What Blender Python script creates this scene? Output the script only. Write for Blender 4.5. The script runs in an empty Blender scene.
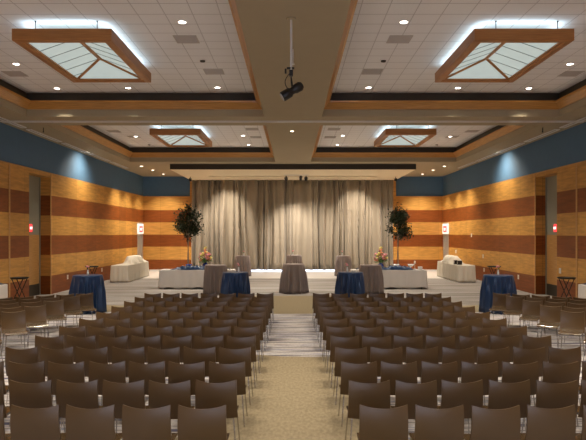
import bpy, bmesh, math, random
from mathutils import Vector, Matrix
C = bpy.context.scene
COL = C.collection
R = math.radians
random.seed(7)

# ------------------------------------------------------------------ camera, world, exposure
FPX = 590.0
cd = bpy.data.cameras.new('camera'); cam = bpy.data.objects.new('camera', cd); COL.objects.link(cam)
cam.location = (0, 0, 2.3); cam.rotation_euler = (R(90), 0, 0)
cd.sensor_width = 36; cd.lens = FPX / 586 * 36
cd.shift_y = 13.5 / 586
cd.clip_end = 200; cd.clip_start = .05
C.camera = cam
W = bpy.data.worlds.new('world'); C.world = W; W.use_nodes = True
W.node_tree.nodes['Background'].inputs[0].default_value = (.9, .85, .8, 1)
W.node_tree.nodes['Background'].inputs[1].default_value = 0.0
C.view_settings.view_transform = 'Standard'
C.view_settings.look = 'None'
C.view_settings.gamma = 1
C.view_settings.use_curve_mapping = False
C.view_settings.exposure = 1.84
C.cycles.max_bounces = 8
C.cycles.diffuse_bounces = 5
C.cycles.sample_clamp_indirect = 6
C.cycles.use_denoising = True

WARM = (1.0, .87, .70)
NEUT = (1.0, .90, .80)
COOL = (.55, .68, 1.0)

def aim(o, tgt):
    d = Vector(tgt) - o.location
    o.rotation_euler = d.to_track_quat('-Z', 'Y').to_euler()
def spot(loc, tgt, e, deg, blend=.6, col=WARM, rad=.05):
    l = bpy.data.lights.new('spot_light', 'SPOT'); o = bpy.data.objects.new('spot_light', l); COL.objects.link(o)
    o.location = loc; aim(o, tgt)
    l.energy = e; l.spot_size = R(deg); l.spot_blend = blend; l.color = col; l.shadow_soft_size = rad
    return o
def area(loc, tgt, e, sx, sy, col=NEUT):
    l = bpy.data.lights.new('area_light', 'AREA'); o = bpy.data.objects.new('area_light', l); COL.objects.link(o)
    l.shape = 'RECTANGLE'; l.size = sx; l.size_y = sy; l.energy = e; l.color = col
    o.location = loc; aim(o, tgt)
    return o

HS, HC = 5.80, 6.50            # underside of the soffits, tiled ceiling in the coffers
COFX = (.87, 7.97)
COFY = [(-3.15, 6.5), (7.95, 17.65), (19.1, 28.8)]
YB, YF, XW = 36.3, -4.6, 9.17

# downlights in the tiled coffers: (x, y, lit)
DOWN = []
for s in (-1, 1):
    for (x, y) in ((2.2, 11.7), (6.85, 14.6), (6.82, 17.05), (4.75, 17.0), (2.17, 16.95), (6.8, 25.5), (2.14, 25.3), (2.1, 27.9),
                   (2.2, 9.0), (4.6, 9.0), (6.85, 9.0), (6.85, 11.7), (2.14, 22.6), (6.8, 22.6),
                   (2.2, 5.4), (6.85, 5.4), (2.2, 2.0), (6.85, 2.0), (2.2, -1.5), (6.85, -1.5)):
        DOWN.append((s*x, y))
E_DOWN = 158
def e_fac(x, y):
    if abs(abs(x) - 4.6) < .01: return 1.6
    if y < 10 and abs(x) < 3: return .8
    return .72 if y < 7 else 1.0
for (x, y) in DOWN:
    spot((x, y, HC - .03), (x, y, 0), E_DOWN*e_fac(x, y), 104 if y < 7 else 94, .8, WARM, .04)
SOFD = [(s*x, y) for s in (-1, 1) for (x, y) in ((7.86, 30.6), (7.72, 32.5), (7.62, 34.7))]
for (x, y) in SOFD:
    s = 1 if x > 0 else -1
    spot((x, y, HS - .03), (x + s*.35, y + (.6 if y > 34 else .1), 0), 190, 100, .8, WARM, .05)
# spots added to make the scallops on the side walls, fixtures made up
ADDED_WASH = [(s*8.05, 25.4) for s in (-1, 1)]
for (x, y) in ADDED_WASH:
    s = 1 if x > 0 else -1
    spot((x, y, HS - .06), (s*9.17, y, 4.2), 95, 128, 1.0, (1, .86, .68), .05)
# lamps hidden in the pocket before the curtain
for (x, e) in ((-3.95, 230), (0.0, 0), (3.75, 230)):
    if e: spot((x, 33.30, 5.515), (x, 36.0, 3.0), e, 62, .9, (1, .86, .70), .04)
# fluorescent tubes over the glass of the four hanging ceiling lanterns
FIX = [(-4.55, 11.6), (4.55, 11.6), (-4.53, 22.65), (4.53, 22.65)]
for (x, y) in FIX:
    for sx in (-.80, .80):
        area((x + sx, y + 1.6, 6.345), (x + sx, y + 1.6, 7), 1.25, .12, 2.9, (.66, .86, 1.0))
    for sy in (.14, 3.06):
        area((x, y + sy, 6.345), (x, y + sy, 7), .8, 1.5, .12, (.66, .86, 1.0))
# cool light added behind the camera to tint edges blue, source unseen
area((0, YF + .25, 2.3), (0, 10, 1.9), 16, 5.0, 2.6, (.42, .56, 1.0))

# ------------------------------------------------------------------ materials
def new_mat(name):
    m = bpy.data.materials.new(name); m.use_nodes = True
    return m, m.node_tree.nodes, m.node_tree.links, m.node_tree.nodes['Principled BSDF']
def simple(name, col, rough=.6, metal=0, spec=.5, noise=0, scale=30, emit=None, es=0, sheen=0, coat=0):
    m, N, L, b = new_mat(name)
    b.inputs['Base Color'].default_value = (*col, 1); b.inputs['Roughness'].default_value = rough
    b.inputs['Metallic'].default_value = metal; b.inputs['Specular IOR Level'].default_value = spec
    if coat: b.inputs['Coat Weight'].default_value = coat; b.inputs['Coat Roughness'].default_value = .12
    if sheen: b.inputs['Sheen Weight'].default_value = sheen
    if noise:
        g = N.new('ShaderNodeTexCoord'); t = N.new('ShaderNodeTexNoise'); t.inputs['Scale'].default_value = scale
        t.inputs['Detail'].default_value = 4
        L.new(g.outputs['Object'], t.inputs['Vector'])
        r = N.new('ShaderNodeMapRange'); r.inputs[3].default_value = 1-noise; r.inputs[4].default_value = 1+noise
        L.new(t.outputs[0], r.inputs[0])
        x = N.new('ShaderNodeVectorMath'); x.operation = 'SCALE'; x.inputs[0].default_value = col
        L.new(r.outputs[0], x.inputs['Scale']); L.new(x.outputs[0], b.inputs['Base Color'])
    if emit:
        b.inputs['Emission Color'].default_value = (*emit, 1); b.inputs['Emission Strength'].default_value = es
    return m
def mth(N, L, op, a, b=None, c=None):
    n = N.new('ShaderNodeMath'); n.operation = op
    for i, v in enumerate((a, b, c)):
        if v is None: continue
        if hasattr(v, 'is_linked') or hasattr(v, 'links'): L.new(v, n.inputs[i])
        else: n.inputs[i].default_value = v
    return n.outputs[0]
def mixc(N, L, fac, a, b, mode='MIX'):
    n = N.new('ShaderNodeMix'); n.data_type = 'RGBA'; n.blend_type = mode
    if hasattr(fac, 'links'): L.new(fac, n.inputs[0])
    else: n.inputs[0].default_value = fac
    for k, v in ((6, a), (7, b)):
        if hasattr(v, 'links'): L.new(v, n.inputs[k])
        else: n.inputs[k].default_value = (*v, 1)
    return n.outputs[2]
def pos(N, L):
    g = N.new('ShaderNodeNewGeometry'); s = N.new('ShaderNodeSeparateXYZ'); L.new(g.outputs['Position'], s.inputs[0])
    return g.outputs['Position'], s.outputs[0], s.outputs[1], s.outputs[2]
def noise(N, L, vec, scale, sc3=(1, 1, 1), detail=4):
    m = N.new('ShaderNodeMapping'); m.inputs['Scale'].default_value = sc3
    L.new(vec, m.inputs[0]); t = N.new('ShaderNodeTexNoise'); t.inputs['Scale'].default_value = scale
    t.inputs['Detail'].default_value = detail; L.new(m.outputs[0], t.inputs['Vector'])
    return t.outputs[0]
def ramp(N, L, fac, stops, interp='LINEAR'):
    r = N.new('ShaderNodeValToRGB'); r.color_ramp.interpolation = interp
    e = r.color_ramp.elements
    while len(e) < len(stops): e.new(.5)
    for k, (p, c) in enumerate(stops): e[k].position = p; e[k].color = (*c, 1)
    L.new(fac, r.inputs[0]); return r.outputs[0]

WL, WD = (.58, .30, .072), (.235, .064, .012)
def wood_bands():
    m, N, L, b = new_mat('banded wood veneer')
    P, x, y, z = pos(N, L)
    k = 4.6
    c = ramp(N, L, mth(N, L, 'DIVIDE', z, k), [(0, WD), (.70/k, WL), (1.48/k, WD), (2.225/k, WL), (2.98/k, WD), (3.73/k, WL)], 'CONSTANT')
    g = noise(N, L, P, 3.0, (.6, .6, 5), 6)
    r = N.new('ShaderNodeMapRange'); r.inputs[3].default_value = .50; r.inputs[4].default_value = 1.50; L.new(g, r.inputs[0])
    pan = mth(N, L, 'FLOOR', mth(N, L, 'DIVIDE', mth(N, L, 'ADD', y, x), 1.22))
    wn = N.new('ShaderNodeTexWhiteNoise'); wn.noise_dimensions = '1D'; L.new(pan, wn.inputs['W'])
    pr = N.new('ShaderNodeMapRange'); pr.inputs[3].default_value = .90; pr.inputs[4].default_value = 1.10; L.new(wn.outputs['Value'], pr.inputs[0])
    fr = mth(N, L, 'FRACT', mth(N, L, 'DIVIDE', mth(N, L, 'ADD', y, x), 1.22))
    seam = mth(N, L, 'LESS_THAN', fr, .012)
    f = mth(N, L, 'MULTIPLY', mth(N, L, 'MULTIPLY', r.outputs[0], pr.outputs[0]), mth(N, L, 'SUBTRACT', 1.0, mth(N, L, 'MULTIPLY', seam, .3)))
    v = N.new('ShaderNodeVectorMath'); v.operation = 'SCALE'; L.new(c, v.inputs[0]); L.new(f, v.inputs['Scale'])
    L.new(v.outputs[0], b.inputs['Base Color'])
    b.inputs['Roughness'].default_value = .45; b.inputs['Specular IOR Level'].default_value = .3
    return m
def carpet():
    m, N, L, b = new_mat('patterned carpet')
    P, x, y, z = pos(N, L)
    n1 = noise(N, L, P, 1.0, (.55, 7.5, 1), 3)
    n2 = noise(N, L, P, 1.0, (.35, 2.2, 1), 3)
    tanc = (.27, .22, .14)
    st = ramp(N, L, n1, [(.34, (.03, .035, .10)), (.42, (.17, .15, .15)), (.47, (.40, .36, .33)), (.53, (.52, .49, .47)), (.57, (.16, .17, .24)), (.64, (.56, .53, .52))])
    st2 = mixc(N, L, mth(N, L, 'MULTIPLY', n2, .28), st, (.36, .34, .33))
    fine = noise(N, L, P, 26, (1, .45, 1), 3)
    # tan fields
    wob = mth(N, L, 'MULTIPLY', mth(N, L, 'SUBTRACT', noise(N, L, P, .7, (1, 1, 1), 2), .5), .5)
    ax = mth(N, L, 'ABSOLUTE', x)
    near = mth(N, L, 'MULTIPLY', mth(N, L, 'LESS_THAN', mth(N, L, 'ADD', y, wob), 11.1), mth(N, L, 'LESS_THAN', mth(N, L, 'ADD', ax, wob), 1.25))
    mid = mth(N, L, 'MULTIPLY', mth(N, L, 'GREATER_THAN', y, 16.9), mth(N, L, 'LESS_THAN', y, 21.8))
    mid = mth(N, L, 'MULTIPLY', mid, mth(N, L, 'LESS_THAN', ax, 1.9))
    sid = mth(N, L, 'MULTIPLY', mth(N, L, 'GREATER_THAN', mth(N, L, 'ADD', y, wob), 17.3), mth(N, L, 'LESS_THAN', mth(N, L, 'ADD', y, wob), 18.9))
    msk = mth(N, L, 'MAXIMUM', near, mth(N, L, 'MAXIMUM', mid, sid))
    # paler, softer streaks toward the far end
    far = mth(N, L, 'GREATER_THAN', y, 18.9)
    n3 = noise(N, L, P, 1.0, (.25, 2.2, 1), 3)
    pale = ramp(N, L, n3, [(.3, (.20, .18, .16)), (.5, (.30, .28, .262)), (.65, (.36, .345, .335))])
    c = mixc(N, L, far, st2, pale)
    c = mixc(N, L, msk, c, tanc)
    r = N.new('ShaderNodeMapRange'); r.inputs[3].default_value = .60; r.inputs[4].default_value = 1.40; L.new(fine, r.inputs[0])
    v = N.new('ShaderNodeVectorMath'); v.operation = 'SCALE'; L.new(c, v.inputs[0]); L.new(r.outputs[0], v.inputs['Scale'])
    L.new(v.outputs[0], b.inputs['Base Color'])
    b.inputs['Roughness'].default_value = .95; b.inputs['Specular IOR Level'].default_value = .1
    return m
def tiles():
    m, N, L, b = new_mat('white acoustic ceiling tile')
    P, x, y, z = pos(N, L)
    T = .53
    fx = mth(N, L, 'FRACT', mth(N, L, 'DIVIDE', mth(N, L, 'ADD', x, 30.02), T))
    fy = mth(N, L, 'FRACT', mth(N, L, 'DIVIDE', mth(N, L, 'ADD', y, 30.05), T))
    g = mth(N, L, 'MAXIMUM', mth(N, L, 'LESS_THAN', fx, .035), mth(N, L, 'LESS_THAN', fy, .05))
    n = noise(N, L, P, 60, (1, 1, 1), 2)
    c0 = ramp(N, L, n, [(.3, (.86, .87, .89)), (.7, (.91, .92, .94))])
    L.new(mixc(N, L, g, c0, (.62, .62, .64)), b.inputs['Base Color'])
    b.inputs['Roughness'].default_value = .9; b.inputs['Specular IOR Level'].default_value = .15
    return m
def grain(name, a, c, rough=.4, sc3=(.6, .6, 14)):
    m, N, L, b = new_mat(name)
    P, x, y, z = pos(N, L)
    L.new(ramp(N, L, noise(N, L, P, 4, sc3, 5), [(.3, a), (.7, c)]), b.inputs['Base Color'])
    b.inputs['Roughness'].default_value = rough
    return m

M = {}
M['bands'] = wood_bands(); M['carpet'] = carpet(); M['tile'] = tiles()
M['blue_wall'] = simple('slate blue wall paint', (.075, .165, .28), .7, noise=.08, scale=4)
M['soffit'] = simple('taupe soffit paint', (.385, .325, .215), .8, noise=.04, scale=3)
M['cream'] = simple('cream painted plaster', (.78, .68, .48), .8)
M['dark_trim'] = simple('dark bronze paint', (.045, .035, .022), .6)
M['crown'] = grain('oak crown moulding', (.42, .20, .045), (.60, .31, .085), .30)
M['lwood'] = grain('light oak trim', (.45, .23, .07), (.60, .34, .12), .4)
M['lantern_wood'] = grain('stained cherry wood', (.33, .135, .036), (.48, .21, .06), .4)
M['grey_door'] = simple('grey green door paint', (.30, .30, .235), .55)
M['steel'] = simple('brushed metal', (.48, .46, .42), .4, .3)
M['chrome'] = simple('polished chrome', (.50, .49, .47), .22, 1.0)
M['black'] = simple('black powder coat', (.012, .011, .010), .45)
M['brown_shell'] = simple('brown moulded shell', (.098, .056, .022), .38, 0, .5, noise=.06, scale=8)
M['seat_shell'] = simple('glossy brown seat shell', (.070, .043, .020), .16, 0, .6, coat=.8)
M['white_paint'] = simple('white paint', (.75, .73, .70), .6)
M['glass_lamp'] = simple('frosted lamp glass', (.42, .48, .45), .5, noise=.12, scale=2.5, emit=(.72, .86, .84), es=.13)
M['leadline'] = simple('glazing line', (.20, .22, .20), .6)
M['lamp'] = simple('downlight lens', (1, 1, 1), .5, emit=(1, .90, .78), es=4)
M['lamp_warm'] = simple('warm downlight lens', (1, 1, 1), .5, emit=(1, .80, .58), es=3)
M['vent'] = simple('grey vent grille', (.52, .49, .47), .7)
M['navy'] = simple('navy satin cloth', (.005, .028, .088), .32, 0, .5, sheen=.05)
M['mauve'] = simple('mauve grey satin cloth', (.27, .22, .205), .5, 0, .4, sheen=.1)
M['white_cloth'] = simple('white cotton cloth', (.62, .59, .56), .85)
M['ivory_cloth'] = simple('ivory cloth', (.68, .64, .55), .85)
M['curtain'] = simple('taupe stage curtain', (.30, .255, .19), .85, noise=.04, scale=2, sheen=.2)
M['red'] = simple('red sign face', (.7, .03, .03), .5, emit=(1, .05, .05), es=.5)
M['redtext'] = simple('lit white lettering', (.9, .8, .8), .5, emit=(1, .75, .72), es=.7)
M['signwhite'] = simple('white sign face', (.8, .78, .72), .5, emit=(1, .93, .85), es=.22)
M['daylight'] = simple('daylit glass', (.8, .9, 1), .4, emit=(.70, .80, 1.0), es=1.6)
M['stone'] = simple('pale stone floor', (.56, .53, .49), .45, noise=.05, scale=6)
M['leaf'] = simple('dark green leaf', (.020, .038, .012), .5, noise=.4, scale=9)
M['bark'] = simple('grey brown bark', (.24, .19, .14), .8)
M['pot'] = simple('dark glazed pot', (.03, .03, .04), .3)
M['blue_glass'] = simple('cobalt glazed glass', (.02, .05, .28), .12, coat=.6)
M['clear'] = simple('clear glass', (.75, .78, .78), .1, coat=.5)
M['pink'] = simple('pink petal', (.72, .30, .32), .7)
M['yellow'] = simple('yellow petal', (.80, .66, .20), .7)
M['orange'] = simple('coral petal', (.75, .28, .14), .7)
M['green'] = simple('bright stem green', (.10, .19, .04), .7)
M['candle'] = simple('ivory wax', (.80, .74, .62), .5)

# ------------------------------------------------------------------ mesh helpers
def obj(name, bm, mat, parent=None, smooth=False, normals=True):
    if normals: bmesh.ops.recalc_face_normals(bm, faces=bm.faces)
    me = bpy.data.meshes.new(name); bm.to_mesh(me); bm.free()
    if isinstance(mat, str): mat = M[mat]
    me.materials.append(mat)
    if smooth:
        me.polygons.foreach_set('use_smooth', [True]*len(me.polygons)); me.set_sharp_from_angle(angle=R(48))
    o = bpy.data.objects.new(name, me); COL.objects.link(o)
    if parent: o.parent = parent
    return o
def thing(name, label, cat, loc=(0, 0, 0), rz=0, group=None):
    o = bpy.data.objects.new(name, None); COL.objects.link(o); o.empty_display_size = .1
    o.location = loc; o.rotation_euler = (0, 0, rz); return tag(o, label, cat, group)
def tag(o, label, cat, group=None):
    o['label'] = label; o['category'] = cat
    if group: o['group'] = group
    return o
def struct(name, bm, mat, **k):
    o = obj(name, bm, mat, **k); o['kind'] = 'structure'; return o
def dup(root, loc, rz, label, group=None):
    r = root.copy(); COL.objects.link(r); r.location = loc; r.rotation_euler = (0, 0, rz); r['label'] = label
    if group: r['group'] = group
    for ch in list(root.children):
        c = ch.copy(); COL.objects.link(c); c.parent = r
        for g in list(ch.children):
            d = g.copy(); COL.objects.link(d); d.parent = c
    return r
def box(bm, x0, x1, y0, y1, z0, z1):
    v = [bm.verts.new(p) for p in ((x0, y0, z0), (x1, y0, z0), (x1, y1, z0), (x0, y1, z0), (x0, y0, z1), (x1, y0, z1), (x1, y1, z1), (x0, y1, z1))]
    for f in ((0, 3, 2, 1), (4, 5, 6, 7), (0, 1, 5, 4), (1, 2, 6, 5), (2, 3, 7, 6), (3, 0, 4, 7)): bm.faces.new([v[i] for i in f])
def tube(bm, pts, r, n=8):
    pts = [Vector(p) for p in pts]; rings = []
    up0 = None
    for i, p in enumerate(pts):
        d = (pts[min(i+1, len(pts)-1)] - pts[max(i-1, 0)]).normalized()
        a = d.orthogonal() if up0 is None else (up0 - d*up0.dot(d))
        a.normalize(); up0 = a; b = d.cross(a)
        rr = r[i] if isinstance(r, (list, tuple)) else r
        rings.append([bm.verts.new(p + (a*math.cos(2*math.pi*k/n) + b*math.sin(2*math.pi*k/n))*rr) for k in range(n)])
    for i in range(len(rings)-1):
        for k in range(n): bm.faces.new((rings[i][k], rings[i][(k+1) % n], rings[i+1][(k+1) % n], rings[i+1][k]))
    bm.faces.new(rings[0][::-1]); bm.faces.new(rings[-1])
def lathe(bm, prof, n=24, cx=0, cy=0, z=0):
    rings = []
    for (r, h) in prof:
        rings.append([bm.verts.new((cx + max(r, 1e-4)*math.cos(2*math.pi*k/n), cy + max(r, 1e-4)*math.sin(2*math.pi*k/n), z+h)) for k in range(n)])
    for i in range(len(rings)-1):
        for k in range(n): bm.faces.new((rings[i][k], rings[i][(k+1) % n], rings[i+1][(k+1) % n], rings[i+1][k]))
    bm.faces.new(rings[0][::-1]); bm.faces.new(rings[-1])
def ball(bm, c, r, sub=1):
    bmesh.ops.create_icosphere(bm, subdivisions=sub, radius=r, matrix=Matrix.Translation(c))
def sheet(bm, f, nu, nv, th):
    """a moulded panel: f(u,v)->point, th(u,v)->offset to its other face"""
    A = [[bm.verts.new(f(i/nu*2-1, j/nv)) for i in range(nu+1)] for j in range(nv+1)]
    B = [[bm.verts.new(Vector(f(i/nu*2-1, j/nv)) + Vector(th)) for i in range(nu+1)] for j in range(nv+1)]
    for j in range(nv):
        for i in range(nu):
            bm.faces.new((A[j][i], A[j][i+1], A[j+1][i+1], A[j+1][i]))
            bm.faces.new((B[j][i], B[j+1][i], B[j+1][i+1], B[j][i+1]))
    for i in range(nu):
        bm.faces.new((A[0][i], B[0][i], B[0][i+1], A[0][i+1])); bm.faces.new((A[nv][i], A[nv][i+1], B[nv][i+1], B[nv][i]))
    for j in range(nv):
        bm.faces.new((A[j][0], A[j+1][0], B[j+1][0], B[j][0])); bm.faces.new((A[j][nu], B[j][nu], B[j+1][nu], A[j+1][nu]))
def ring_prism(bm, x0, x1, y0, y1, prof):
    """profile (inward distance, z) run round a rectangle with mitred corners"""
    cs = []
    for (o, z) in prof:
        cs.append([bm.verts.new(p) for p in ((x0+o, y0+o, z), (x1-o, y0+o, z), (x1-o, y1-o, z), (x0+o, y1-o, z))])
    n = len(prof)
    for i in range(n):
        a, b = cs[i], cs[(i+1) % n]
        for k in range(4): bm.faces.new((a[k], a[(k+1) % 4], b[(k+1) % 4], b[k]))
def nb(): return bmesh.new()

# ------------------------------------------------------------------ structure
b = nb(); box(b, -9.9, 9.9, YF-.2, YB+.2, -.2, 0); struct('floor', b, 'carpet')
b = nb(); box(b, -9.16, 9.16, 30.2, 36.2, -.05, .006); struct('floor.001', b, 'stone')
b = nb()
for s in (-1, 1):
    for (a, c) in COFY:
        x0, x1 = sorted((s*COFX[0], s*COFX[1])); box(b, x0-.02, x1+.02, a-.02, c+.02, HC, HC+.1)
struct('ceiling', b, 'tile')
b = nb()
ys = [YF-.2, -3.15, 6.5, 7.95, 17.65, 19.1, 28.8, YB+.2]
for k in (0, 2, 4, 6): box(b, -9.6, 9.6, ys[k], ys[k+1], HS, HC+.2)
for k in (1, 3, 5):
    for (x0, x1) in ((-9.6, -7.97), (-.87, .87), (7.97, 9.6)): box(b, x0, x1, ys[k], ys[k+1], HS, HC+.2)
struct('ceiling.001', b, 'soffit')
n = 0
for s in (-1, 1):
    for (a, c) in COFY:
        x0, x1 = sorted((s*COFX[0], s*COFX[1])); n += 1
        b = nb(); ring_prism(b, x0, x1, a, c, [(0, HS+.21), (.04, HS+.21), (.07, HS+.25), (.17, HS+.37), (.21, HS+.38), (.22, HS+.43), (0, HS+.43)])
        struct('trim_%d' % n, b, 'crown')
        n += 1
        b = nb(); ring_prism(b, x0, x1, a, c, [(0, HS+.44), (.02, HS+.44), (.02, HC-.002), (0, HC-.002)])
        struct('trim_%d' % n, b, 'dark_trim')  # dark brown band round the recess above the crown
# lowered header before the curtain, with its slot
ZB = 5.53
b = nb()
box(b, -6.2, 6.2, 29.8, 33.1, ZB, HS+.01); box(b, -6.2, 6.2, 33.5, YB, ZB, HS+.01)
box(b, -6.2, -4.76, 33.1, 33.5, ZB, HS+.01); box(b, 4.76, 6.2, 33.1, 33.5, ZB, HS+.01)
struct('ceiling.002', b, 'cream')
b = nb(); box(b, -6.2, 6.2, 29.72, 29.8, ZB, HS); struct('trim_13', b, 'dark_trim')  # dark brown strip across the header front
# partition track under the cross beams
for k, y in enumerate((18.4, 7.2)):
    b = nb(); box(b, -9.1, 9.1, y-.10, y-.04, HS-.025, HS+.002); box(b, -9.1, 9.1, y+.04, y+.10, HS-.025, HS+.002)
    struct('trim_%d' % (14+k), b, 'white_paint')
b = nb(); box(b, -9.1, 9.1, 18.36, 18.44, HS-.012, HS+.002); struct('trim_16', b, 'black')

# side walls: slate blue above, veneer bands below, a recess at y 20.5..22.3 and a doorway near the far corner
for s, nm in ((-1, 'left'), (1, 'right')):
    def bx(bm, a, c, y0, y1, z0, z1):
        x0, x1 = sorted((s*a, s*c)); box(bm, x0, x1, y0, y1, z0, z1)
    b = nb(); bx(b, 9.20, 9.5, YF, YB, 4.55, HS+.02); bx(b, 9.60, 9.75, 20.4, 22.4, 0, 4.6)
    struct('wall_' + nm, b, 'blue_wall')
    b = nb()
    bx(b, XW, 9.60, YF, 20.5, 0, 4.56); bx(b, XW, 9.60, 22.3, 34.75, 0, 4.56); bx(b, XW, 9.60, 34.75, 35.95, 2.95, 4.56)
    bx(b, XW, 9.60, 35.95, YB, 0, 4.56); bx(b, XW+.0, 9.60, 20.5, 22.3, 4.42, 4.56)
    struct('wall_' + nm + '.001', b, 'bands')
    # light wood cap and edge trims
    b = nb(); bx(b, XW-.012, XW+.03, YF, YB, 4.56, 4.59); struct('trim_%d' % (20 if s < 0 else 21), b, 'lwood')
    b = nb(); bx(b, XW-.012, XW+.01, 19.02, 19.12, 0, 4.56); bx(b, XW-.012, XW+.01, 22.30, 22.36, 0, 4.56)
    struct('trim_%d' % (22 if s < 0 else 23), b, 'lwood')
    # recess: grey upper leaf, wood lower leaf
    b = nb(); bx(b, 9.575, 9.61, 20.5, 22.24, 2.25, 4.42); bx(b, 9.54, 9.61, 22.24, 22.30, 0, 4.42)
    struct('door_%d' % (1 if s < 0 else 2), b, 'grey_door')
    b = nb(); bx(b, 9.57, 9.61, 20.5, 22.24, .42, 2.25); struct('door_%d.001' % (1 if s < 0 else 2), b, 'lwood')
    b = nb(); bx(b, 9.565, 9.61, 20.5, 22.24, 0, .42); struct('baseboard_' + nm, b, 'dark_trim')
    # far doorway
    b = nb(); bx(b, 9.45, 9.62, 34.75, 35.95, 0, 2.95); struct('wall_' + nm + '.002', b, 'dark_trim')
    b = nb()
    for (y0, y1, z0, z1) in ((34.75, 34.87, 0, 2.95), (35.83, 35.95, 0, 2.95), (34.87, 35.83, 2.16, 2.30), (34.87, 35.83, 2.83, 2.95), (35.22, 35.30, 0, 2.16), (35.42, 35.50, 0, 2.16)):
        bx(b, XW-.02, 9.45, y0, y1, z0, z1)
    struct('door_%d' % (3 if s < 0 else 4), b, 'steel')
    b = nb(); bx(b, 9.24, 9.28, 34.87, 35.83, 0, 2.16); struct('door_%d.001' % (3 if s < 0 else 4), b, 'lwood')
# back wall
b = nb(); box(b, -9.5, 9.5, YB-.05, YB+.2, 4.57, HS+.02); struct('wall_back', b, 'blue_wall')
b = nb(); box(b, -9.3, -2.6, YB-.1, YB+.2, 0, 4.57); box(b, 2.6, 9.3, YB-.1, YB+.2, 0, 4.57); box(b, -.55, .55, YB-.1, YB+.2, 0, 4.57)
box(b, -2.6, -.55, YB-.1, YB+.2, .6, 4.57); box(b, .55, 2.6, YB-.1, YB+.2, .6, 4.57)
struct('wall_back.001', b, 'bands')
b = nb(); box(b, -9.17, 9.17, YB-.115, YB-.09, 4.56, 4.59); struct('trim_24', b, 'lwood')
for k, s in enumerate((-1, 1)):
    x0, x1 = sorted((s*.55, s*2.6))
    b = nb(); box(b, x0, x1, YB, YB+.05, 0, .6); struct('window_%d' % (k+1), b, 'daylight')
    x0, x1 = sorted((s*6.16, s*9.17))
    b = nb(); box(b, x0, x1, YB-.13, YB-.1, 0, .09); struct('baseboard_back%s' % ('' if k == 0 else '.001'), b, 'white_paint')
    # side return beside the curtain
    x0, x1 = sorted((s*6.08, s*6.24))
    b = nb(); box(b, x0, x1, 35.75, YB-.1, 0, ZB); struct('trim_%d' % (25+k), b, 'bands')
# front wall behind the camera, with a glowing panel added, no window known
b = nb(); box(b, -9.7, 9.7, YF-.2, YF, 0, HC); struct('wall_front', b, 'bands')
b = nb(); box(b, -2.6, 2.6, YF, YF+.03, .9, 3.7); struct('window_3', b, 'daylight')  # added glowing panel, no window known here

# ------------------------------------------------------------------ curtain
def curtain():
    b = nb(); nu = 760; zs = [.10, .5, 1.5, 2.6, 3.8, 4.9, ZB-.005]
    ph = [random.uniform(0, 6.28) for _ in range(6)]
    def fold(x, z):
        t = x + .16*math.sin(x*.83+ph[4]) + .10*math.sin(x*1.7+ph[0]) + .07*math.sin(x*4.1+ph[1]) + .04*math.sin(z*.9+x*3)
        a = 14.2
        v = .15*math.sin(t*a+.7*math.sin(t*a)) + .09*math.sin(t*a*.53+ph[2]) + .035*math.sin(t*a*2.3+ph[3])
        return 35.66 + v*(1.1 - .35*z/5.5)
    A = []
    for z in zs:
        A.append([b.verts.new((-6.12+12.24*i/nu, fold(-6.12+12.24*i/nu, z), z)) for i in range(nu+1)])
    for j in range(len(zs)-1):
        for i in range(nu): b.faces.new((A[j][i], A[j][i+1], A[j+1][i+1], A[j+1][i]))
    o = obj('stage_curtain', b, 'curtain', None, True)
    sm = o.modifiers.new('thickness', 'SOLIDIFY'); sm.thickness = .012
    return tag(o, 'floor-length pleated taupe curtain covering the centre of the far wall', 'curtain')
curtain()

# ------------------------------------------------------------------ hanging ceiling lanterns
def lantern():
    t = thing('ceiling_lantern', 'x', 'ceiling light', (0, 0, 0))
    w, l = .98, 3.25
    z0, z1 = 6.10, 6.33
    b = nb(); ring_prism(b, -w, w, 0, l, [(0, z0), (.05, z0-.012), (.12, z0-.012), (.14, z0+.02), (.19, z0+.02), (.19, z0+.05), (.05, z0+.06), (.05, z1), (0, z1)])
    obj('frame', b, 'lantern_wood', t)
    zr, zi = 6.44, z0+.05
    x1, ya, yb = w-.15, .15, l-.15
    A, B = Vector((0, .95, zr)), Vector((0, l-.95, zr))
    c = [Vector((-x1, ya, zi)), Vector((x1, ya, zi)), Vector((x1, yb, zi)), Vector((-x1, yb, zi))]
    faces = (('left', [c[0], A, B, c[3]]), ('right', [c[1], c[2], B, A]), ('far', [c[2], c[3], B]), ('near', [c[0], c[1], A]))
    for nm, q in faces:
        b = nb(); lo = [b.verts.new(p) for p in q]; hi = [b.verts.new(p + Vector((0, 0, .012))) for p in q]
        b.faces.new(lo); b.faces.new(hi[::-1])
        for i in range(len(q)): b.faces.new((lo[i], hi[i], hi[(i+1) % len(q)], lo[(i+1) % len(q)]))
        g = obj('glass_panel', b, 'glass_lamp', t)
        if nm in ('left', 'right'):
            sx = -1 if nm == 'left' else 1
            for yy in (.30, .88, 1.36, 1.84, 2.32, 2.82):
                top = 1.0
                if yy < .95: top = (yy-ya)/(.95-ya)
                if yy > l-.95: top = (yb-yy)/(yb-(l-.95))
                p0 = Vector((sx*x1, yy, zi-.006)); p1 = Vector((sx*x1*(1-top), yy, zi+(zr-zi)*top-.006))
                b = nb(); tube(b, (p0, p1), .007, 4); obj('glazing_line', b, 'leadline', g)
    b = nb(); tube(b, (A, B), .055, 6); obj('ridge_bar', b, 'lantern_wood', t)
    for p, q in ((c[0], A), (c[1], A), (c[2], B), (c[3], B)):
        b = nb(); tube(b, (p, q), .045, 6); obj('hip_bar', b, 'lantern_wood', t)
    for x in (-.54, .68):
        for y in (.06, 1.6, l-.06):
            b = nb(); tube(b, ((x, y, z1-.04), (x, y, HC)), .009, 6); ball(b, (x, y, HC-.012), .02); obj('hanger', b, 'black', t)
    return t
L0 = lantern()
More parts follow.
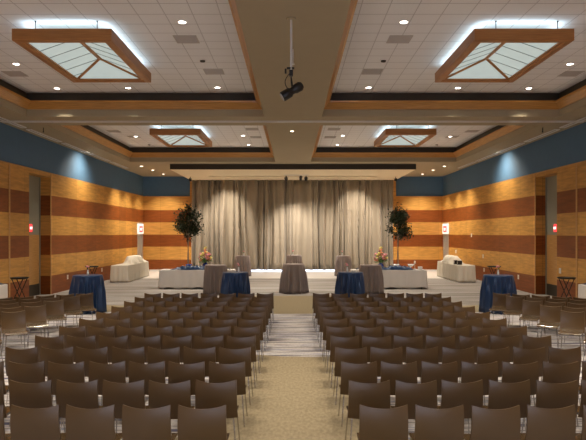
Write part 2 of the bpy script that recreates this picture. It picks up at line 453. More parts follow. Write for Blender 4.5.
LN = ['wood-framed glass lantern hanging from the ceiling, nearer one left of the centre beam', 'wood-framed glass lantern hanging from the ceiling, nearer one right of the centre beam',
      'wood-framed glass lantern hanging from the ceiling, farther one left of the centre beam', 'wood-framed glass lantern hanging from the ceiling, farther one right of the centre beam']
for k, (x, y) in enumerate(FIX):
    if k == 0: L0.location = (x, y, 0); L0['label'] = LN[0]; L0['group'] = 'hanging glass lanterns'
    else: dup(L0, (x, y, 0), 0, LN[k], 'hanging glass lanterns')

# ------------------------------------------------------------------ downlights, vents
def downlight(mat):
    t = thing('recessed_downlight', 'x', 'downlight')
    b = nb(); lathe(b, [(.075, 0), (.105, 0), (.105, .012), (.075, .012)], 24, z=-.012)
    for f in [f for f in b.faces if len(f.verts) > 4]: b.faces.remove(f)
    n_ = 24; b.verts.ensure_lookup_table()
    for k in range(n_): b.faces.new((b.verts[k], b.verts[(k+1) % n_], b.verts[3*n_+(k+1) % n_], b.verts[3*n_+k]))
    obj('trim_ring', b, 'white_paint', t)
    b = nb(); lathe(b, [(.076, 0), (.076, .006), (.04, .004)], 20, z=-.008); obj('lens', b, mat, t)
    return t
D0 = downlight('lamp'); D1 = downlight('lamp_warm')
ORD = ['first', 'second', 'third', 'fourth', 'fifth', 'sixth', 'seventh', 'eighth', 'ninth', 'tenth', 'eleventh', 'twelfth']
def dl_label(x, y):
    side = 'left' if x < 0 else 'right'
    col = 'beside the centre beam' if abs(x) < 3 else ('between its two outer neighbours' if abs(x) < 6 else 'toward the side wall')
    bay = 'near' if y < 18 else 'far'
    row = {11.7: 'front', 14.6: 'middle', 17.05: 'back', 17.0: 'back', 16.95: 'back', 25.5: 'middle', 25.3: 'middle', 27.9: 'back', 9.0: 'frontmost', 22.6: 'front'}.get(y, 'overhead')
    return 'lit round downlight, %s %s ceiling bay, %s row, %s' % (side, bay, row, col)
first = True
for (x, y) in DOWN:
    if y < 8: lab = 'round downlight in the tiled ceiling bay over the camera'
    else: lab = dl_label(x, y)
    if first: D0.location = (x, y, HC); D0['label'] = lab; D0['group'] = 'downlights in the tiled ceiling'; first = False
    else: dup(D0, (x, y, HC), 0, lab, 'downlights in the tiled ceiling')
for k, (x, y) in enumerate(SOFD):
    lab = 'small glowing downlight in the %s side soffit, %s from the far wall' % ('left' if x < 0 else 'right', ('third', 'second', 'first')[k % 3])
    if k == 0: D1.location = (x, y, HS); D1['label'] = lab; D1['group'] = 'downlights in the side soffit'
    else: dup(D1, (x, y, HS), 0, lab, 'downlights in the side soffit')
for (x, y) in ADDED_WASH:
    t = thing('wall_washer', 'small white eyeball wall washer in the %s side soffit' % ('left' if x < 0 else 'right'), 'downlight', (x, y, HS), group='eyeball wall washers')
    b = nb(); lathe(b, [(.0, 0), (.075, 0), (.08, .012), (.0, .012)], 20, z=-.012); obj('trim_ring', b, 'soffit', t)
    s = 1 if x > 0 else -1
def vent(w, l):
    t = thing('ceiling_vent', 'x', 'vent')
    b = nb(); ring_prism(b, -w/2, w/2, -l/2, l/2, [(0, -.01), (.03, -.01), (.03, 0), (0, 0)]); obj('frame', b, 'vent', t)
    b = nb(); k = 0; y = -l/2+.05
    while y < l/2-.03: box(b, -w/2+.03, w/2-.03, y, y+.025, -.008, 0); y += .045
    obj('slats', b, 'vent', t)
    return t
V0 = None
for s in (-1, 1):
    sd = 'left' if s < 0 else 'right'
    for (x, y, w_, lab) in ((2.3, 12.75, 1.0, 'square grey ceiling vent nearest the camera in the %s bay beside the beam'), (2.05, 15.3, .55, 'pale grey ceiling vent behind the nearest one beside the beam, %s bay'),
                            (7.3, 15.5, .55, 'grey ceiling vent toward the side wall in the near %s bay'), (7.35, 24.2, .55, 'front grey vent of the pair toward the side wall, far %s bay'),
                            (6.9, 25.6, .55, 'rear grey vent of the pair toward the side wall, far %s bay'), (1.65, 23.7, .55, 'front grey vent of the pair beside the centre beam, far %s bay'),
                            (1.62, 25.7, .55, 'rear grey vent of the pair beside the centre beam, far %s bay')):
        w_ = min(w_, .5)
        if V0 is None: V0 = vent(.5, .5); V0.location = (s*x, y, HC); V0['label'] = lab % sd; V0['group'] = 'ceiling vents'
        else: dup(V0, (s*x, y, HC), 0, lab % sd, 'ceiling vents')
    for (x, y) in ((2.2, 14.35), (6.8, 27.9)):
        t = thing('smoke_detector', 'small dark ceiling detector in the %s %s bay' % ('near' if y < 18 else 'far', sd), 'detector', (s*x, y, HC), group='ceiling detectors')
        b = nb(); lathe(b, [(.05, -.03), (.065, -.01), (.065, 0)], 16); obj('body', b, 'dark_trim', t, True)  # dark disc for a downlight of the grid that is switched off
    # long slot diffusers over the side walls
    for k, y in enumerate((10.8, 13.8, 16.8, 19.8, 22.8, 25.8, 28.8)):
        t = thing('slot_diffuser', 'long thin slot diffuser along the %s wall, %s from the far wall' % (sd, ORD[6-k]), 'vent', (s*8.86, y, HS), group='slot diffusers along the side walls')
        b = nb(); ring_prism(b, -.06, .06, 0, 2.6, [(-.03, -.03), (.02, -.03), (.02, 0), (-.03, 0)]); obj('frame', b, 'white_paint', t)
        b = nb(); box(b, -.05, .05, .02, 2.58, -.010, 0); obj('slot', b, 'black', t)
    t = thing('sprinkler_head', 'small dark sprinkler under the %s side soffit' % sd, 'sprinkler', (s*8.25, 19.5, HS))
    b = nb(); lathe(b, [(.012, -.16), (.03, -.15), (.012, -.12), (.012, 0)], 12); obj('stem', b, 'black', t)

# ------------------------------------------------------------------ hanging stage spotlight on its pole
t = thing('hanging_spotlight', 'black stage spotlight hanging on a long pale pole from the centre beam', 'spotlight', (-.03, 9.6, 0))
b = nb(); lathe(b, [(.07, 5.775), (.08, 5.78), (.08, 5.80)], 20); obj('ceiling_plate', b, 'soffit', t)
b = nb(); tube(b, ((0, 0, 5.79), (0, 0, 4.95)), .018, 12); obj('pole', b, 'white_paint', t, True)
b = nb(); tube(b, ((-.07, 0, 4.99), (.05, 0, 4.99)), .018, 8); box(b, -.03, .03, -.03, .03, 4.86, 4.96); tube(b, ((-.09, 0, 4.98), (-.09, 0, 4.90)), .016, 8); obj('clamp', b, 'black', t)
b = nb(); tube(b, ((.02, -.14, 4.66), (.0, -.13, 4.80), (0, 0, 4.87), (0, .13, 4.80), (.02, .14, 4.66)), .012, 8); obj('yoke', b, 'black', t)
b = nb(); lathe(b, [(.075, -.20), (.082, -.19), (.082, -.05), (.060, -.02), (.060, .02), (.075, .05), (.08, .15), (.05, .19)], 24)
ax = Vector((-.84, -.1, -.53)).normalized()
Mx = Matrix.Translation((0.02, 0, 4.62)) @ ax.to_track_quat('-Z', 'Y').to_matrix().to_4x4()
bmesh.ops.transform(b, matrix=Mx, verts=b.verts); brl = obj('barrel', b, 'black', t, True)
b = nb(); lathe(b, [(.066, -.204), (.066, -.199)], 20); bmesh.ops.transform(b, matrix=Mx, verts=b.verts); obj('lens', b, 'clear', brl)
b = nb(); tube(b, [(-.03-.07*math.sin(a/8*math.pi), 0, 4.9-.28*a/8) for a in range(9)], .007, 6); obj('power_cable', b, 'black', t)
t = thing('beam_downlight', 'tiny downlight in the underside of the centre beam', 'downlight', (-.03, 20.2, HS))
b = nb(); lathe(b, [(.0, -.006), (.05, -.006), (.06, 0)], 16); obj('lens', b, 'lamp_warm', t)
t = thing('beam_sprinkler', 'small pale sprinkler hanging just behind the stage spotlight', 'sprinkler', (0, 11.2, HS))
b = nb(); lathe(b, [(.01, -.30), (.035, -.29), (.012, -.25), (.012, 0)], 12); obj('stem', b, 'white_paint', t)

# track spots before the curtain
def track_head(name, x, y, z, tgt, label, long_=.22, rad=.085, e=0, deg=40, pt=(1, .88, .75)):
    t = thing(name, label, 'spotlight', (x, y, z), group='stage spots before the curtain')
    b = nb(); tube(b, ((0, 0, .08), (0, 0, ZB-z+.01)), .02, 8); obj('stem', b, 'black', t)
    d = (Vector(tgt) - Vector((x, y, z))).normalized()
    Mx = d.to_track_quat('-Z', 'Y').to_matrix().to_4x4()
    b = nb(); lathe(b, [(rad*.9, -long_/2), (rad, -long_/2+.02), (rad, .02), (rad*.6, long_/2)], 20); bmesh.ops.transform(b, matrix=Mx, verts=b.verts); h = obj('lamp_head', b, 'black', t, True)
    b = nb(); lathe(b, [(rad*.75, -long_/2-.004), (rad*.75, -long_/2)], 16); bmesh.ops.transform(b, matrix=Mx, verts=b.verts); obj('lens', b, 'clear', h)
    b = nb(); tube(b, ((-rad-.01, 0, -.02), (-rad-.01, 0, .07), (rad+.01, 0, .07), (rad+.01, 0, -.02)), .01, 6); obj('yoke', b, 'black', t)
    if e: spot(Vector((x, y, z)) + d*(long_/2+.03), tgt, e, deg, .7, pt, .04)
    return t
track_head('stage_spotlight', -.38, 32.6, 5.34, (-.2, 35.8, 2.2), 'black stage spot left of the centre pair, hung before the curtain', e=120, deg=50)
track_head('stage_spotlight', .43, 32.6, 5.40, (.1, 35.8, 2.2), 'long black stage spot in the middle of three before the curtain', .32, .075, e=120, deg=50)
track_head('stage_spotlight', .72, 32.6, 5.33, (.9, 33.9, 0), 'black stage spot at the right end of three before the curtain', e=300, deg=125)
for s in (-1, 1):
    track_head('corner_spotlight', s*5.85, 33.6, 5.36, (s*4.4, 33.8, 0), 'small black spot at the %s end of the curtain header' % ('left' if s < 0 else 'right'), .18, .07, e=170, deg=120)
t = thing('light_rail', 'short pale lighting rail under the header above the curtain', 'lighting rail', (0, 32.40, ZB))
b = nb(); box(b, -.5, .85, -.02, .02, -.05, 0); obj('rail', b, 'white_paint', t)

# ------------------------------------------------------------------ signs and wall plates
def letters(size, parent, mat, x, z, s):
    """EXIT in raised strokes on a face looking along the wall normal; reads left to right from inside the room"""
    b = nb(); k = size; st = k*.17; w = k*.52; g = k*.16
    tot = w*3 + st + g*3; u = -tot/2
    def bar(u0, u1, z0, z1):
        y0, y1 = sorted((-s*u0, -s*u1)); x0, x1 = sorted((x, x - s*.006)); box(b, x0, x1, y0, y1, z+z0-k/2, z+z1-k/2)
    bar(u, u+st, 0, k); bar(u+st, u+w, 0, st); bar(u+st, u+w*.9, k/2-st/2, k/2+st/2); bar(u+st, u+w, k-st, k); u += w+g
    for a, c in ((u, u+w), (u+w, u)):
        p = [(a, 0), (a + (st*1.1 if c > a else -st*1.1), 0), (c, k), (c - (st*1.1 if c > a else -st*1.1), k)]
        lo = [b.verts.new((x, -s*q[0], z+q[1]-k/2)) for q in p]; hi = [b.verts.new((x-s*.006, -s*q[0], z+q[1]-k/2)) for q in p]
        b.faces.new(lo); b.faces.new(hi[::-1])
        for i in range(4): b.faces.new((lo[i], hi[i], hi[(i+1) % 4], lo[(i+1) % 4]))
    u += w+g; bar(u, u+st, 0, k); u += st+g
    bar(u+w/2-st/2, u+w/2+st/2, 0, k-st); bar(u, u+w, k-st, k)
    return obj('lettering', b, mat, parent)
for s in (-1, 1):
    sd = 'left' if s < 0 else 'right'
    t = thing('exit_sign', 'small lit red EXIT sign in the recess of the %s wall' % sd, 'sign', (s*9.572, 21.52, 2.36))
    b = nb(); x0, x1 = sorted((0, -s*.02)); box(b, x0, x1, -.10, .10, 0, .28); obj('housing', b, 'red', t)
    letters(.085, t, 'redtext', -s*.02, .14, s)
    t = thing('exit_sign', 'white panel with red EXIT over the doorway in the far %s corner' % sd, 'sign', (s*9.17, 35.35, 2.28))
    b = nb(); x0, x1 = sorted((0, -s*.06)); box(b, x0, x1, -.62, .62, 0, .60); obj('panel', b, 'signwhite', t)
    b = nb(); x0, x1 = sorted((-s*.06, -s*.075)); box(b, x0, x1, -.36, .36, .10, .46); rp = obj('red_panel', b, 'red', t)
    letters(.15, rp, 'redtext', -s*.075, .28, s)
    pl = [(24.0, .53, 'low white outlet plate on the %s wall, nearest the recess'), (28.3, .56, 'low white outlet plate on the %s wall, before the skirted buffet')]
    if s > 0: pl += [(30.3, 2.21, 'small white plate high on the %s wall, between dark bands'), (33.2, 1.28, 'white plate on the %s wall above the draped pile'), (28.45, 1.20, 'white switch plate on the %s wall between pile and corner table'), (20.25, 1.02, 'tall white switch plate on the %s wall beside the recess')]
    for (y, z, lab) in pl:
        t = thing('wall_plate', lab % sd, 'wall plate', (s*XW, y, z), group='white wall plates')
        b = nb(); x0, x1 = sorted((0, -s*.01)); h = .09 if z < 1.1 or z > 1.1 else .07
        box(b, x0, x1, -.07, .07, -h, h); p = obj('cover_plate', b, 'white_paint', t)
        b = nb(); x0, x1 = sorted((-s*.01, -s*.016)); box(b, x0, x1, -.02, .02, -.045, .045); obj('socket', b, 'cream', p)

# ------------------------------------------------------------------ cloth-covered tables
def round_cloth(h, r0, r1, npl, seed, amp=.048):
    rnd = random.Random(seed); b = nb(); n = 144
    ph = [rnd.uniform(0, 6.28) for _ in range(4)]
    def rad(a, f):
        w = 1.1 - 2.1*abs(math.sin(a*npl*.5 + ph[0] + .6*math.sin(a*3+ph[1])))**.8 + .35*math.sin(a*round(npl*.55)+ph[2])
        return r0 + (r1-r0)*f**.8 + amp*w*min(1, f*2.2)
    rings = []
    prof = [(-1, 0.3), (-1, .7), (-1, .97)] + [(f, None) for f in (0, .03, .10, .25, .45, .65, .85, 1)]
    top = b.verts.new((0, 0, h))
    for (f, q) in prof:
        ring = []
        for k in range(n):
            a = 2*math.pi*k/n
            if f < 0: ring.append(b.verts.new((r0*q*math.cos(a), r0*q*math.sin(a), h)))
            else:
                r = rad(a, f); z = h-.012 - (h-.03)*f
                if f == 1: z = .012 + .012*(1+math.sin(a*npl+ph[3]))/2
                ring.append(b.verts.new((r*math.cos(a), r*math.sin(a), z)))
        rings.append(ring)
    for k in range(n): b.faces.new((top, rings[0][k], rings[0][(k+1) % n]))
    for i in range(len(rings)-1):
        for k in range(n): b.faces.new((rings[i][k], rings[i+1][k], rings[i+1][(k+1) % n], rings[i][(k+1) % n]))
    return b
def thicken(o, t=.006):
    m = o.modifiers.new('thickness', 'SOLIDIFY'); m.thickness = t; m.offset = -1; return o
def cocktail(x, y, mat, lab_t, lab_c, seed, h=1.10, r=.415, r1=.50, grp=None):
    t = thing('cocktail_table', lab_t, 'table', (x, y, 0))
    b = nb(); lathe(b, [(r-.03, h-.045), (r-.02, h-.035), (r-.02, h-.015)], 36); obj('tabletop', b, 'white_paint', t)
    b = nb(); tube(b, ((0, 0, .03), (0, 0, h-.045)), .035, 12); obj('pedestal', b, 'black', t)
    b = nb(); lathe(b, [(.25, 0), (.25, .015), (.04, .035)], 24); obj('base', b, 'black', t)
    o = thicken(obj('tablecloth', round_cloth(h, r, r1, 17, seed), mat, None, True), .005)
    o.location = (x, y, 0)
    tag(o, lab_c, 'tablecloth', grp)
def flower_vase(x, y, z, lab, col='pink', seed=0):
    rnd = random.Random(seed)
    t = thing('bud_vase', lab, 'vase', (x, y, z), group='bud vases on the cocktail tables')
    b = nb(); lathe(b, [(.03, 0), (.035, .01), (.03, .07), (.018, .13), (.022, .15)], 16); obj('vase', b, 'clear', t, True)
    b = nb()
    for k in range(3): tube(b, ((0, 0, .10), (rnd.uniform(-.03, .03), rnd.uniform(-.03, .03), .22)), .005, 5)
    obj('stem', b, 'green', t)
    b = nb()
    for k in range(7): ball(b, (rnd.uniform(-.04, .04), rnd.uniform(-.04, .04), rnd.uniform(.19, .26)), .024)
    obj('blossoms', b, col, t)
for s in (-1, 1):
    sd = 'left' if s < 0 else 'right'
    cocktail(s*5.98, 17.2, 'navy', 'cocktail table under the navy cloth beside the %s chair block' % sd, 'navy pleated cloth on the tall round table beside the %s side chairs' % sd, 11, 1.09, .42, .50, 'navy cocktail table cloths')
    cocktail(s*1.80, 18.5, 'navy', 'cocktail table under the navy cloth %s of the centre aisle' % sd, 'navy pleated cloth on the round table %s of the aisle, before the buffet' % sd, 13 + (s > 0), 1.09, .40, .46, 'navy cocktail table cloths')
    cocktail(s*2.96, 22.6, 'mauve', 'cocktail table under the mauve cloth at the %s buffet' % sd, 'mauve grey pleated cloth on the tall round table before the %s buffet' % sd, 17 + (s > 0), 1.10, .41, .46, 'mauve cocktail table cloths')
    cocktail(s*2.72, 31.8, 'mauve', 'far cocktail table under a mauve cloth %s of centre' % sd, 'mauve grey cloth on the %s far round table close to the curtain' % sd, 21 + (s > 0), 1.10, .385, .44, 'mauve cocktail table cloths')
    flower_vase(s*5.98, 17.2, 1.097, 'small vase of pink flowers on the navy table by the %s side chairs' % sd, 'pink', 3)
    flower_vase(s*1.72, 18.7, 1.097, 'small vase of pink flowers on the navy table %s of the aisle' % sd, 'pink', 5)
    flower_vase(s*2.65, 31.8, 1.107, 'tiny vase of pink flowers on the far mauve table, %s' % sd, 'pink', 6)
cocktail(0.02, 22.9, 'mauve', 'cocktail table under the centre mauve cloth', 'mauve grey pleated cloth on the round table at the head of the aisle', 31, 1.12, .40, .54, 'mauve cocktail table cloths')
cocktail(.06, 32.3, 'mauve', 'far centre cocktail table under a mauve cloth', 'mauve grey cloth on the far centre round table behind the front one', 33, 1.12, .40, .46, 'mauve cocktail table cloths')
flower_vase(0.0, 32.3, 1.127, 'tiny vase of pink flowers on the far centre mauve table', 'pink', 9)

def rect_cloth(w, d, h, seed, amp=.02, npm=5.5, flare=.05, ragged=.0, r=.05, zb=.02):
    rnd = random.Random(seed); b = nb()
    # rounded rectangle path, point and outward normal
    path = []
    hw, hd = w/2, d/2
    def seg(p, q, nrm):
        L_ = (Vector(q)-Vector(p)).length; m = max(2, int(L_/.035))
        for i in range(m): path.append((Vector(p).lerp(Vector(q), i/m), Vector(nrm)))
    def arc(c, a0):
        for i in range(5):
            a = a0 + math.pi/2*i/5; nv = Vector((math.cos(a), math.sin(a))); path.append((Vector(c)+nv*r, nv))
    seg((-hw+r, -hd), (hw-r, -hd), (0, -1)); arc((hw-r, -hd+r), -math.pi/2)
    seg((hw, -hd+r), (hw, hd-r), (1, 0)); arc((hw-r, hd-r), 0)
    seg((hw-r, hd), (-hw+r, hd), (0, 1)); arc((-hw+r, hd-r), math.pi/2)
    seg((-hw, hd-r), (-hw, -hd+r), (-1, 0)); arc((-hw+r, -hd+r), math.pi)
    S = [0]
    for i in range(1, len(path)): S.append(S[-1] + (path[i][0]-path[i-1][0]).length)
    ph = [rnd.uniform(0, 6.28) for _ in range(4)]
    n = len(path); rings = []
    for f in (-1, 0, .04, .2, .45, .7, .88, 1):
        ring = []
        for k, (p, nv) in enumerate(path):
            if f < 0: q = p*.96; z = h
            else:
                wv = .6*math.sin(S[k]*npm*2*math.pi + ph[0] + math.sin(S[k]*3+ph[1])) + .4*math.sin(S[k]*npm*.6*6.28+ph[2])
                q = p + nv*(.004 + flare*f + amp*wv*min(1, f*3)); z = h-.006-(h-zb-.006)*f
                if f == 1: z = zb + ragged*abs(math.sin(S[k]*5.3+ph[3]))*abs(math.sin(S[k]*2.1+ph[1]))
            ring.append(b.verts.new((q.x, q.y, z)))
        rings.append(ring)
    b.faces.new(rings[0])
    for i in range(len(rings)-1):
        for k in range(n): b.faces.new((rings[i][k], rings[i+1][k], rings[i+1][(k+1) % n], rings[i][(k+1) % n]))
    return b
def banquet(x, y, w, d, h, rz, mat, lab_t, lab_c, seed, **k):
    t = thing('banquet_table', lab_t, 'table', (x, y, 0), rz)
    b = nb(); box(b, -w/2+.03, w/2-.03, -d/2+.03, d/2-.03, h-.04, h-.012); obj('tabletop', b, 'white_paint', t)
    for sx in (-1, 1):
        for sy in (-1, 1):
            b = nb(); tube(b, ((sx*(w/2-.2), sy*(d/2-.1), 0), (sx*(w/2-.2), sy*(d/2-.1), h-.04)), .015, 8); obj('leg', b, 'black', t)
    o = obj('tablecloth', rect_cloth(w, d, h, seed, **k), mat, None, True); thicken(o, .005)
    o.location = (x, y, 0); o.rotation_euler = (0, 0, rz); tag(o, lab_c, 'tablecloth')
def heap(name, label, cat, x, y, z, w, d, hgt, mat, seed, rz=0, sharp=1.0, group=None):
    """a loosely bunched cloth lying on a surface"""
    rnd = random.Random(seed); b = nb()
    bumps = [(rnd.uniform(-.42, .42)*w, rnd.uniform(-.3, .3)*d, rnd.uniform(.08, .2)*min(w, 4*d)*.38+.05, rnd.uniform(.5, 1)) for _ in range(22)]
    ph = rnd.uniform(0, 6)
    nu, nv = 56, 16
    def f(u, v):
        px = u*w/2; py = (v-.5)*d
        px2 = px*(1+.04*math.sin(py*20+ph)); e = (1-abs(u)**4)*(1-abs(2*v-1)**4)
        py2 = py*(1 + .18*math.sin(px*7+ph))
        s_ = sum(a*math.exp(-((px-cx)**2+(py-cy)**2)/(2*r*r)) for cx, cy, r, a in bumps)
        zz = hgt*min(1.15, s_*.55)*e + .02*e*(1+math.sin(px*31+py*17+ph))*sharp
        return (px2, py2, max(.004, zz)+.006)
    sheet(b, f, nu, nv, (0, 0, -.006))
    o = obj(name, b, mat, None, True); o.location = (x, y, z); o.rotation_euler = (0, 0, rz)
    return tag(o, label, cat, group)
def arrangement(x, y, z, label, seed, sc=1.0):
    rnd = random.Random(seed)
    t = thing('flower_arrangement', label, 'flowers', (x, y, z), group='large flower arrangements')
    b = nb(); lathe(b, [(.06, 0), (.09, .02), (.13, .10), (.12, .18), (.07, .24), (.09, .27)], 24); obj('vase', b, 'blue_glass', t, True)
    b = nb(); b2 = nb(); bl = {'pink': nb(), 'yellow': nb(), 'orange': nb()}
    for k in range(46):
        a = rnd.uniform(0, 6.28); tl = rnd.uniform(0, 1)**.7
        r = .30*tl; h = .30 + rnd.uniform(.10, .62)*(1-.55*tl)
        p = Vector((r*math.cos(a), r*math.sin(a), h))
        tube(b, ((0, 0, .22), p*.5+Vector((0, 0, .14)), p), .006, 5)
        ball(bl[('pink', 'pink', 'orange', 'yellow')[k % 4]], p, rnd.uniform(.045, .075))
        if k < 3: ball(bl['yellow'], Vector((rnd.uniform(-.06, .06), 0, .84+.03*k)), .06)
    for k in range(150):
        a = rnd.uniform(0, 6.28); r = rnd.uniform(.03, .32); h = .26 + rnd.uniform(0, .42)*(1-r)
        c = Vector((r*math.cos(a), r*math.sin(a), h)); d1 = Vector((rnd.uniform(-1, 1), rnd.uniform(-1, 1), rnd.uniform(-.3, 1))).normalized()*.06
        d2 = d1.orthogonal().normalized()*.018
        vs = [b2.verts.new(q) for q in (c-d1, c+d2, c+d1, c-d2)]; b2.faces.new(vs)
    obj('stems', b, 'green', t)
    fo = obj('leaves', b2, 'green', t); fo['kind'] = 'stuff'; m = fo.modifiers.new('thickness', 'SOLIDIFY'); m.thickness = .002
    for c_, bm_ in bl.items(): obj('blossoms', bm_, c_, t)

def ficus(x, y, label, mir, seed):
    rnd = random.Random(seed)
    t = thing('potted_ficus', label, 'tree', (x, y, 0), group='potted trees beside the curtain')
    b = nb(); lathe(b, [(.16, 0), (.20, .02), (.25, .42), (.27, .44), (.27, .50), (.23, .50), (.22, .46)], 28); obj('pot', b, 'pot', t, True)
    b = nb(); tube(b, ((.0, 0, .42), (.02*mir, .01, 1.2), (-.02*mir, 0, 1.9), (0, 0, 2.5), (.03, 0, 3.2)), [.022, .02, .018, .016, .010], 8)
    tube(b, ((.04, .03, .42), (-.02*mir, .02, 1.3), (.03*mir, 0, 2.0)), .018, 6)
    tips = []
    for k in range(20):
        a = rnd.uniform(0, 6.28); z0 = rnd.uniform(1.9, 2.9); r = rnd.uniform(.3, .68); z1 = z0 + rnd.uniform(.0, .75)
        if k < 4: r = rnd.uniform(.05, .2); z1 = rnd.uniform(3.2, 3.65)
        p = Vector((r*math.cos(a), r*math.sin(a)*.8, z1)); p.x += -.05*mir
        tube(b, ((0, 0, z0), p*.6+Vector((0, 0, z0*.4+.05)), p), [.014, .009, .004], 5); tips.append((Vector((0, 0, z0+.1)), p))
    obj('trunk', b, 'bark', t, True)
    b = nb()
    for k in range(1700):
        p0, p1 = rnd.choice(tips); f = rnd.uniform(.35, 1.08)
        c = p0.lerp(p1, f) + Vector((rnd.gauss(0, .11), rnd.gauss(0, .11), rnd.gauss(0, .13)))
        d1 = Vector((rnd.uniform(-1, 1), rnd.uniform(-1, 1), rnd.uniform(-1, .3))).normalized()*.075
        d2 = d1.cross(Vector((rnd.uniform(-1, 1), rnd.uniform(-1, 1), 1))).normalized()*.036
        vs = [b.verts.new(q) for q in (c-d1, c+d2-d1*.1, c+d1, c-d2-d1*.1)]; b.faces.new(vs)
    o = obj('foliage', b, 'leaf', t); o['kind'] = 'stuff'; m = o.modifiers.new('thickness', 'SOLIDIFY'); m.thickness = .002

def bowl(name, x, y, z, label, mat, r=.16):
    t = thing(name, label, 'bowl', (x, y, z))
    b = nb(); lathe(b, [(.07, 0), (.07, .01), (.015, .025), (.015, .10), (r*.5, .12), (r, .20), (r*.97, .205), (r*.45, .13)], 24); obj('bowl', b, mat, t, True)
    return t
for s in (-1, 1):
    sd = 'left' if s < 0 else 'right'
    banquet(s*3.98, 24.75, 3.1, .76, .79, 0, 'white_cloth', 'long table under the white cloth, %s of centre' % sd, 'white floor-length cloth on the long buffet table %s of the aisle' % sd, 41, amp=.012, npm=3, flare=.06, ragged=.07, zb=.02)
    heap('blue_table_runner', 'bunched navy cloth with peaks along the %s white buffet' % sd, 'cloth', s*4.15, 24.54, .792, 1.8, .30, .12, 'navy', 51 + (s > 0))
    arrangement(s*3.72, 25.02, .80, 'large bouquet of pink and yellow flowers in a cobalt vase on the %s buffet' % sd, 61)
    ficus(s*4.98, 28.0, 'tall potted ficus tree behind the %s buffet, beside the curtain' % sd, s, 71 + (s > 0))
    # side buffets along the walls
    banquet(s*8.16, 29.7, 4.0, .80, .80, R(90), 'ivory_cloth', 'long table under the ivory skirt by the %s wall' % sd, 'ivory pleated skirt on the long table along the %s wall' % sd, 43, amp=.03, npm=4.2, flare=.03)
    heap('draped_dishes', 'ivory cloth heaped over dishes on the %s skirted wall table' % sd, 'cloth', s*8.14, 30.3, .802, 2.7, .68, .30, 'ivory_cloth', 47, R(90), .8)
    # corner buffets half out of frame
    banquet(s*8.76, 16.4, 2.2, .62, .80, R(90), 'white_cloth', 'table under the white cloth at the %s edge by the wall' % sd, 'white skirt on the table at the %s edge of the photo' % sd, 45, amp=.014, npm=4, flare=.02)
    heap('blue_table_topper', 'navy cloth spread over the white table at the %s edge' % sd, 'cloth', s*8.78, 16.4, .802, 2.22, .50, .14, 'navy', 57, R(90), .5)
# small items on the buffets
for (x, z_, lab) in ((4.35, 0, 'pedestal glass bowl among navy cloth on the right buffet'), (4.98, 0, 'pedestal glass bowl at the wall end of the right buffet')):
    bowl('glass_bowl', x, 24.95, .795, lab, 'clear', .15)
bowl('glass_bowl', -4.40, 24.95, .795, 'pedestal bowl amid navy cloth on the left buffet', 'blue_glass', .16)
def cup(x, y, z, lab, h=.09, r=.045, mat='white_paint'):
    t = thing('cup', lab, 'cup', (x, y, z), group='cups on the buffets')
    b = nb(); lathe(b, [(r*.6, 0), (r*.8, .01), (r, h), (r*.9, h), (r*.6, .02)], 18); obj('bowl', b, mat, t, True)
    b = nb(); tube(b, [(r*.9+.03*math.sin(a/6*math.pi), 0, h*.25+h*.5*a/6) for a in range(7)], .006, 6); obj('handle', b, mat, t)
for k, (x, lab) in enumerate(((4.02, 'white cup nearest the bouquet on the right buffet'), (4.20, 'second white cup from the bouquet on the right buffet'), (-3.98, 'white cup beside the bouquet on the left buffet'))):
    cup(x, 24.80, .795, lab, .14, .06)
t = thing('napkin_stack', 'white napkin stack at the wall end of the right buffet', 'napkins', (5.30, 24.6, .795))
b = nb()
for k in range(8): box(b, -.08+.002*(k % 3), .08+.002*(k % 2), -.08, .08, .016*k, .016*k+.013)
obj('napkins', b, 'white_cloth', t)
t = thing('pillar_candle', 'ivory pillar candle on a stand at the end of the right buffet', 'candle', (5.15, 24.95, .795))
b = nb(); lathe(b, [(.06, 0), (.06, .01), (.012, .03), (.012, .22), (.05, .24), (.05, .25)], 16); obj('stand', b, 'steel', t, True)
b = nb(); lathe(b, [(.035, .25), (.035, .34), (.03, .345)], 16); obj('wax', b, 'candle', t, True)
for s in (-1, 1):
    sd = 'left' if s < 0 else 'right'
    t = thing('folded_napkin', 'blue and white folded napkin at the aisle end of the %s buffet' % sd, 'napkin', (s*2.72, 24.5, .797))
    b = nb(); sheet(b, lambda u, v: (u*.12, (v-.5)*.2, .008+.07*math.exp(-(u*2)**2)), 12, 4, (0, 0, -.006)); obj('cloth', b, 'navy', t, True)
for k, (y, dx) in enumerate(((28.62, .0), (28.25, .05))):
    t = thing('food_warmer', 'small dark warmer box on the right wall table, %s of two' % ('farther', 'nearer')[k], 'food warmer', (7.92+dx, y, .80))
    b = nb(); box(b, -.10, .10, -.10, .10, .01, .20); w0 = obj('body', b, 'black', t)
    b = nb(); box(b, -.105, -.10, -.07, .07, .05, .17); obj('window', b, 'steel', w0)
    b = nb(); box(b, -.11, .11, -.11, .11, .20, .22); obj('lid', b, 'steel', t)

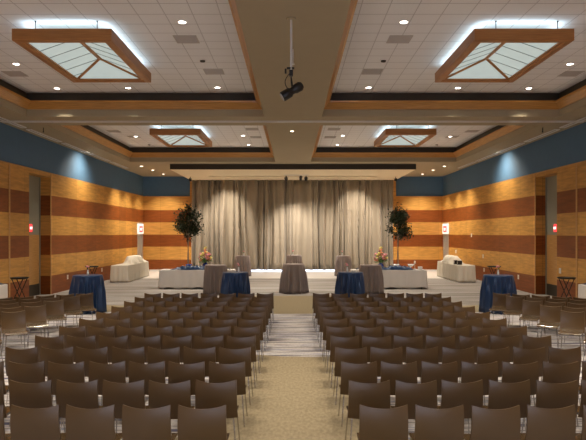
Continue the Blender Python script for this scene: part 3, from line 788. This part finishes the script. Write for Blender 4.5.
# black folding tray stands by the walls
def tray_stand(x, y, label):
    t = thing('tray_stand', label, 'tray stand', (x, y, 0), group='black tray stands by the walls')
    b = nb(); lathe(b, [(.22, .87), (.27, .89), (.28, .92), (.265, .92), (.255, .90), (.0, .895)], 32); obj('tray', b, 'black', t, True)
    for sy in (-.17, .17):
        b = nb(); tube(b, ((-.21, sy, 0), (.17, sy*.9, .87)), .014, 8); obj('leg', b, 'black', t)
        b = nb(); tube(b, ((.21, sy, 0), (-.17, sy*.9, .87)), .014, 8); obj('leg', b, 'black', t)
    for sx, zz, rr in ((-.17, .865, .012), (.17, .865, .012), (-.17, .09, .01), (.17, .09, .01)):
        b = nb(); tube(b, ((sx, -.18, zz), (sx, .18, zz)), rr, 6); obj('crossbar', b, 'black', t)
for s in (-1, 1):
    sd = 'left' if s < 0 else 'right'
    tray_stand(s*8.62, 18.6, 'black tray stand by the %s wall beside the white corner table' % sd)
    tray_stand(s*8.52, 25.0, 'black tray stand by the %s wall behind the tall navy table' % sd)

# ------------------------------------------------------------------ chairs
def make_chair():
    t = thing('shell_chair', 'x', 'chair')
    H, B0 = .775, .365
    def fb(u, v):
        w = .221 - .010*v
        zb = B0 + .010*u*u; zt = H + .006 - .030*(1-u*u)
        z = zb + (zt-zb)*v
        return (u*w, -.250 + .085*(1-v)**2.2 + .020*v**3 + .030*u*u*(.4+.6*v), z)
    b = nb(); sheet(b, fb, 12, 8, (0, -.020, .004)); obj('backrest', b, 'brown_shell', t, True)
    o = t.children[0]; m = o.data
    def fs(u, v):
        w = .195 + .012*math.sin(v*math.pi)
        y = -.185 + .40*v
        z = .412 - .014*(1-u*u)*math.sin(v*math.pi) - .030*max(0, (v-.8)/.2)**2 + .03*max(0, (.15-v)/.15)**2
        return (u*w, y, z)
    b = nb(); sheet(b, fs, 10, 12, (0, 0, -.012)); obj('seat', b, 'seat_shell', t, True)
    b = nb()
    q = [(-.175, -.17), (.175, -.17), (.175, .17), (-.175, .17)]
    for i in range(4): tube(b, ((*q[i], .378), (*q[(i+1) % 4], .378)), .009, 6)
    obj('seat_frame', b, 'chrome', t)
    for sx in (-1, 1):
        for sy in (-1, 1):
            b = nb(); tube(b, ((sx*.175, sy*.17, .378), (sx*.205, sy*.215, 0)), .0075, 8); lg = obj('leg', b, 'chrome', t, True)
    return t
ch0 = make_chair(); used = [False]
def place(x, y, rz, label, group):
    if not used[0]:
        used[0] = True; ch0.location = (x, y, 0); ch0.rotation_euler = (0, 0, rz); ch0['label'] = label; ch0['group'] = group
    else: dup(ch0, (x, y, 0), rz, label, group)
rnd = random.Random(3)
NR = 12
for s in (-1, 1):
    sd = 'left' if s < 0 else 'right'
    for r in range(NR):
        yb = 5.20 + .895*r
        edge = .585 - .008*r
        for k in range(7):
            x = s*(edge + .215 + (.494, .483, .478)[min(r, 2)]*k)
            lab = 'brown chair facing the curtain, %s of aisle, %s row from front, %s seat from aisle' % (sd, ORD[NR-1-r], ORD[k])
            place(x + rnd.uniform(-.006, .006), yb + .235 + rnd.uniform(-.012, .012), rnd.uniform(-.018, .018), lab, 'chairs in the %s centre block' % sd)
    # side blocks, turned to face inward and toward the camera
    starts = [(5.32, 15.05, 6), (5.41, 14.35, 6), (5.45, 13.43, 5), (5.44, 12.45, 5), (5.48, 11.57, 4), (5.50, 10.60, 4), (5.52, 9.68, 3)]
    a = R(33)
    for r, (x0, y0, n_) in enumerate(starts):
        for k in range(n_):
            bx_, by_ = x0 + .47*math.cos(a)*k, y0 - .47*math.sin(a)*k
            ox, oy = bx_ - .22*math.sin(a), by_ - .22*math.cos(a)
            if ox > 8.3: continue
            lab = 'brown chair facing inward, %s side block, %s row from the curtain, %s from its aisle' % (sd, ORD[r], ORD[k])
            rz = (math.pi + a) if s < 0 else -(math.pi + a)
            place(s*ox, oy, rz + rnd.uniform(-.02, .02), lab, 'chairs in the %s side block' % sd)
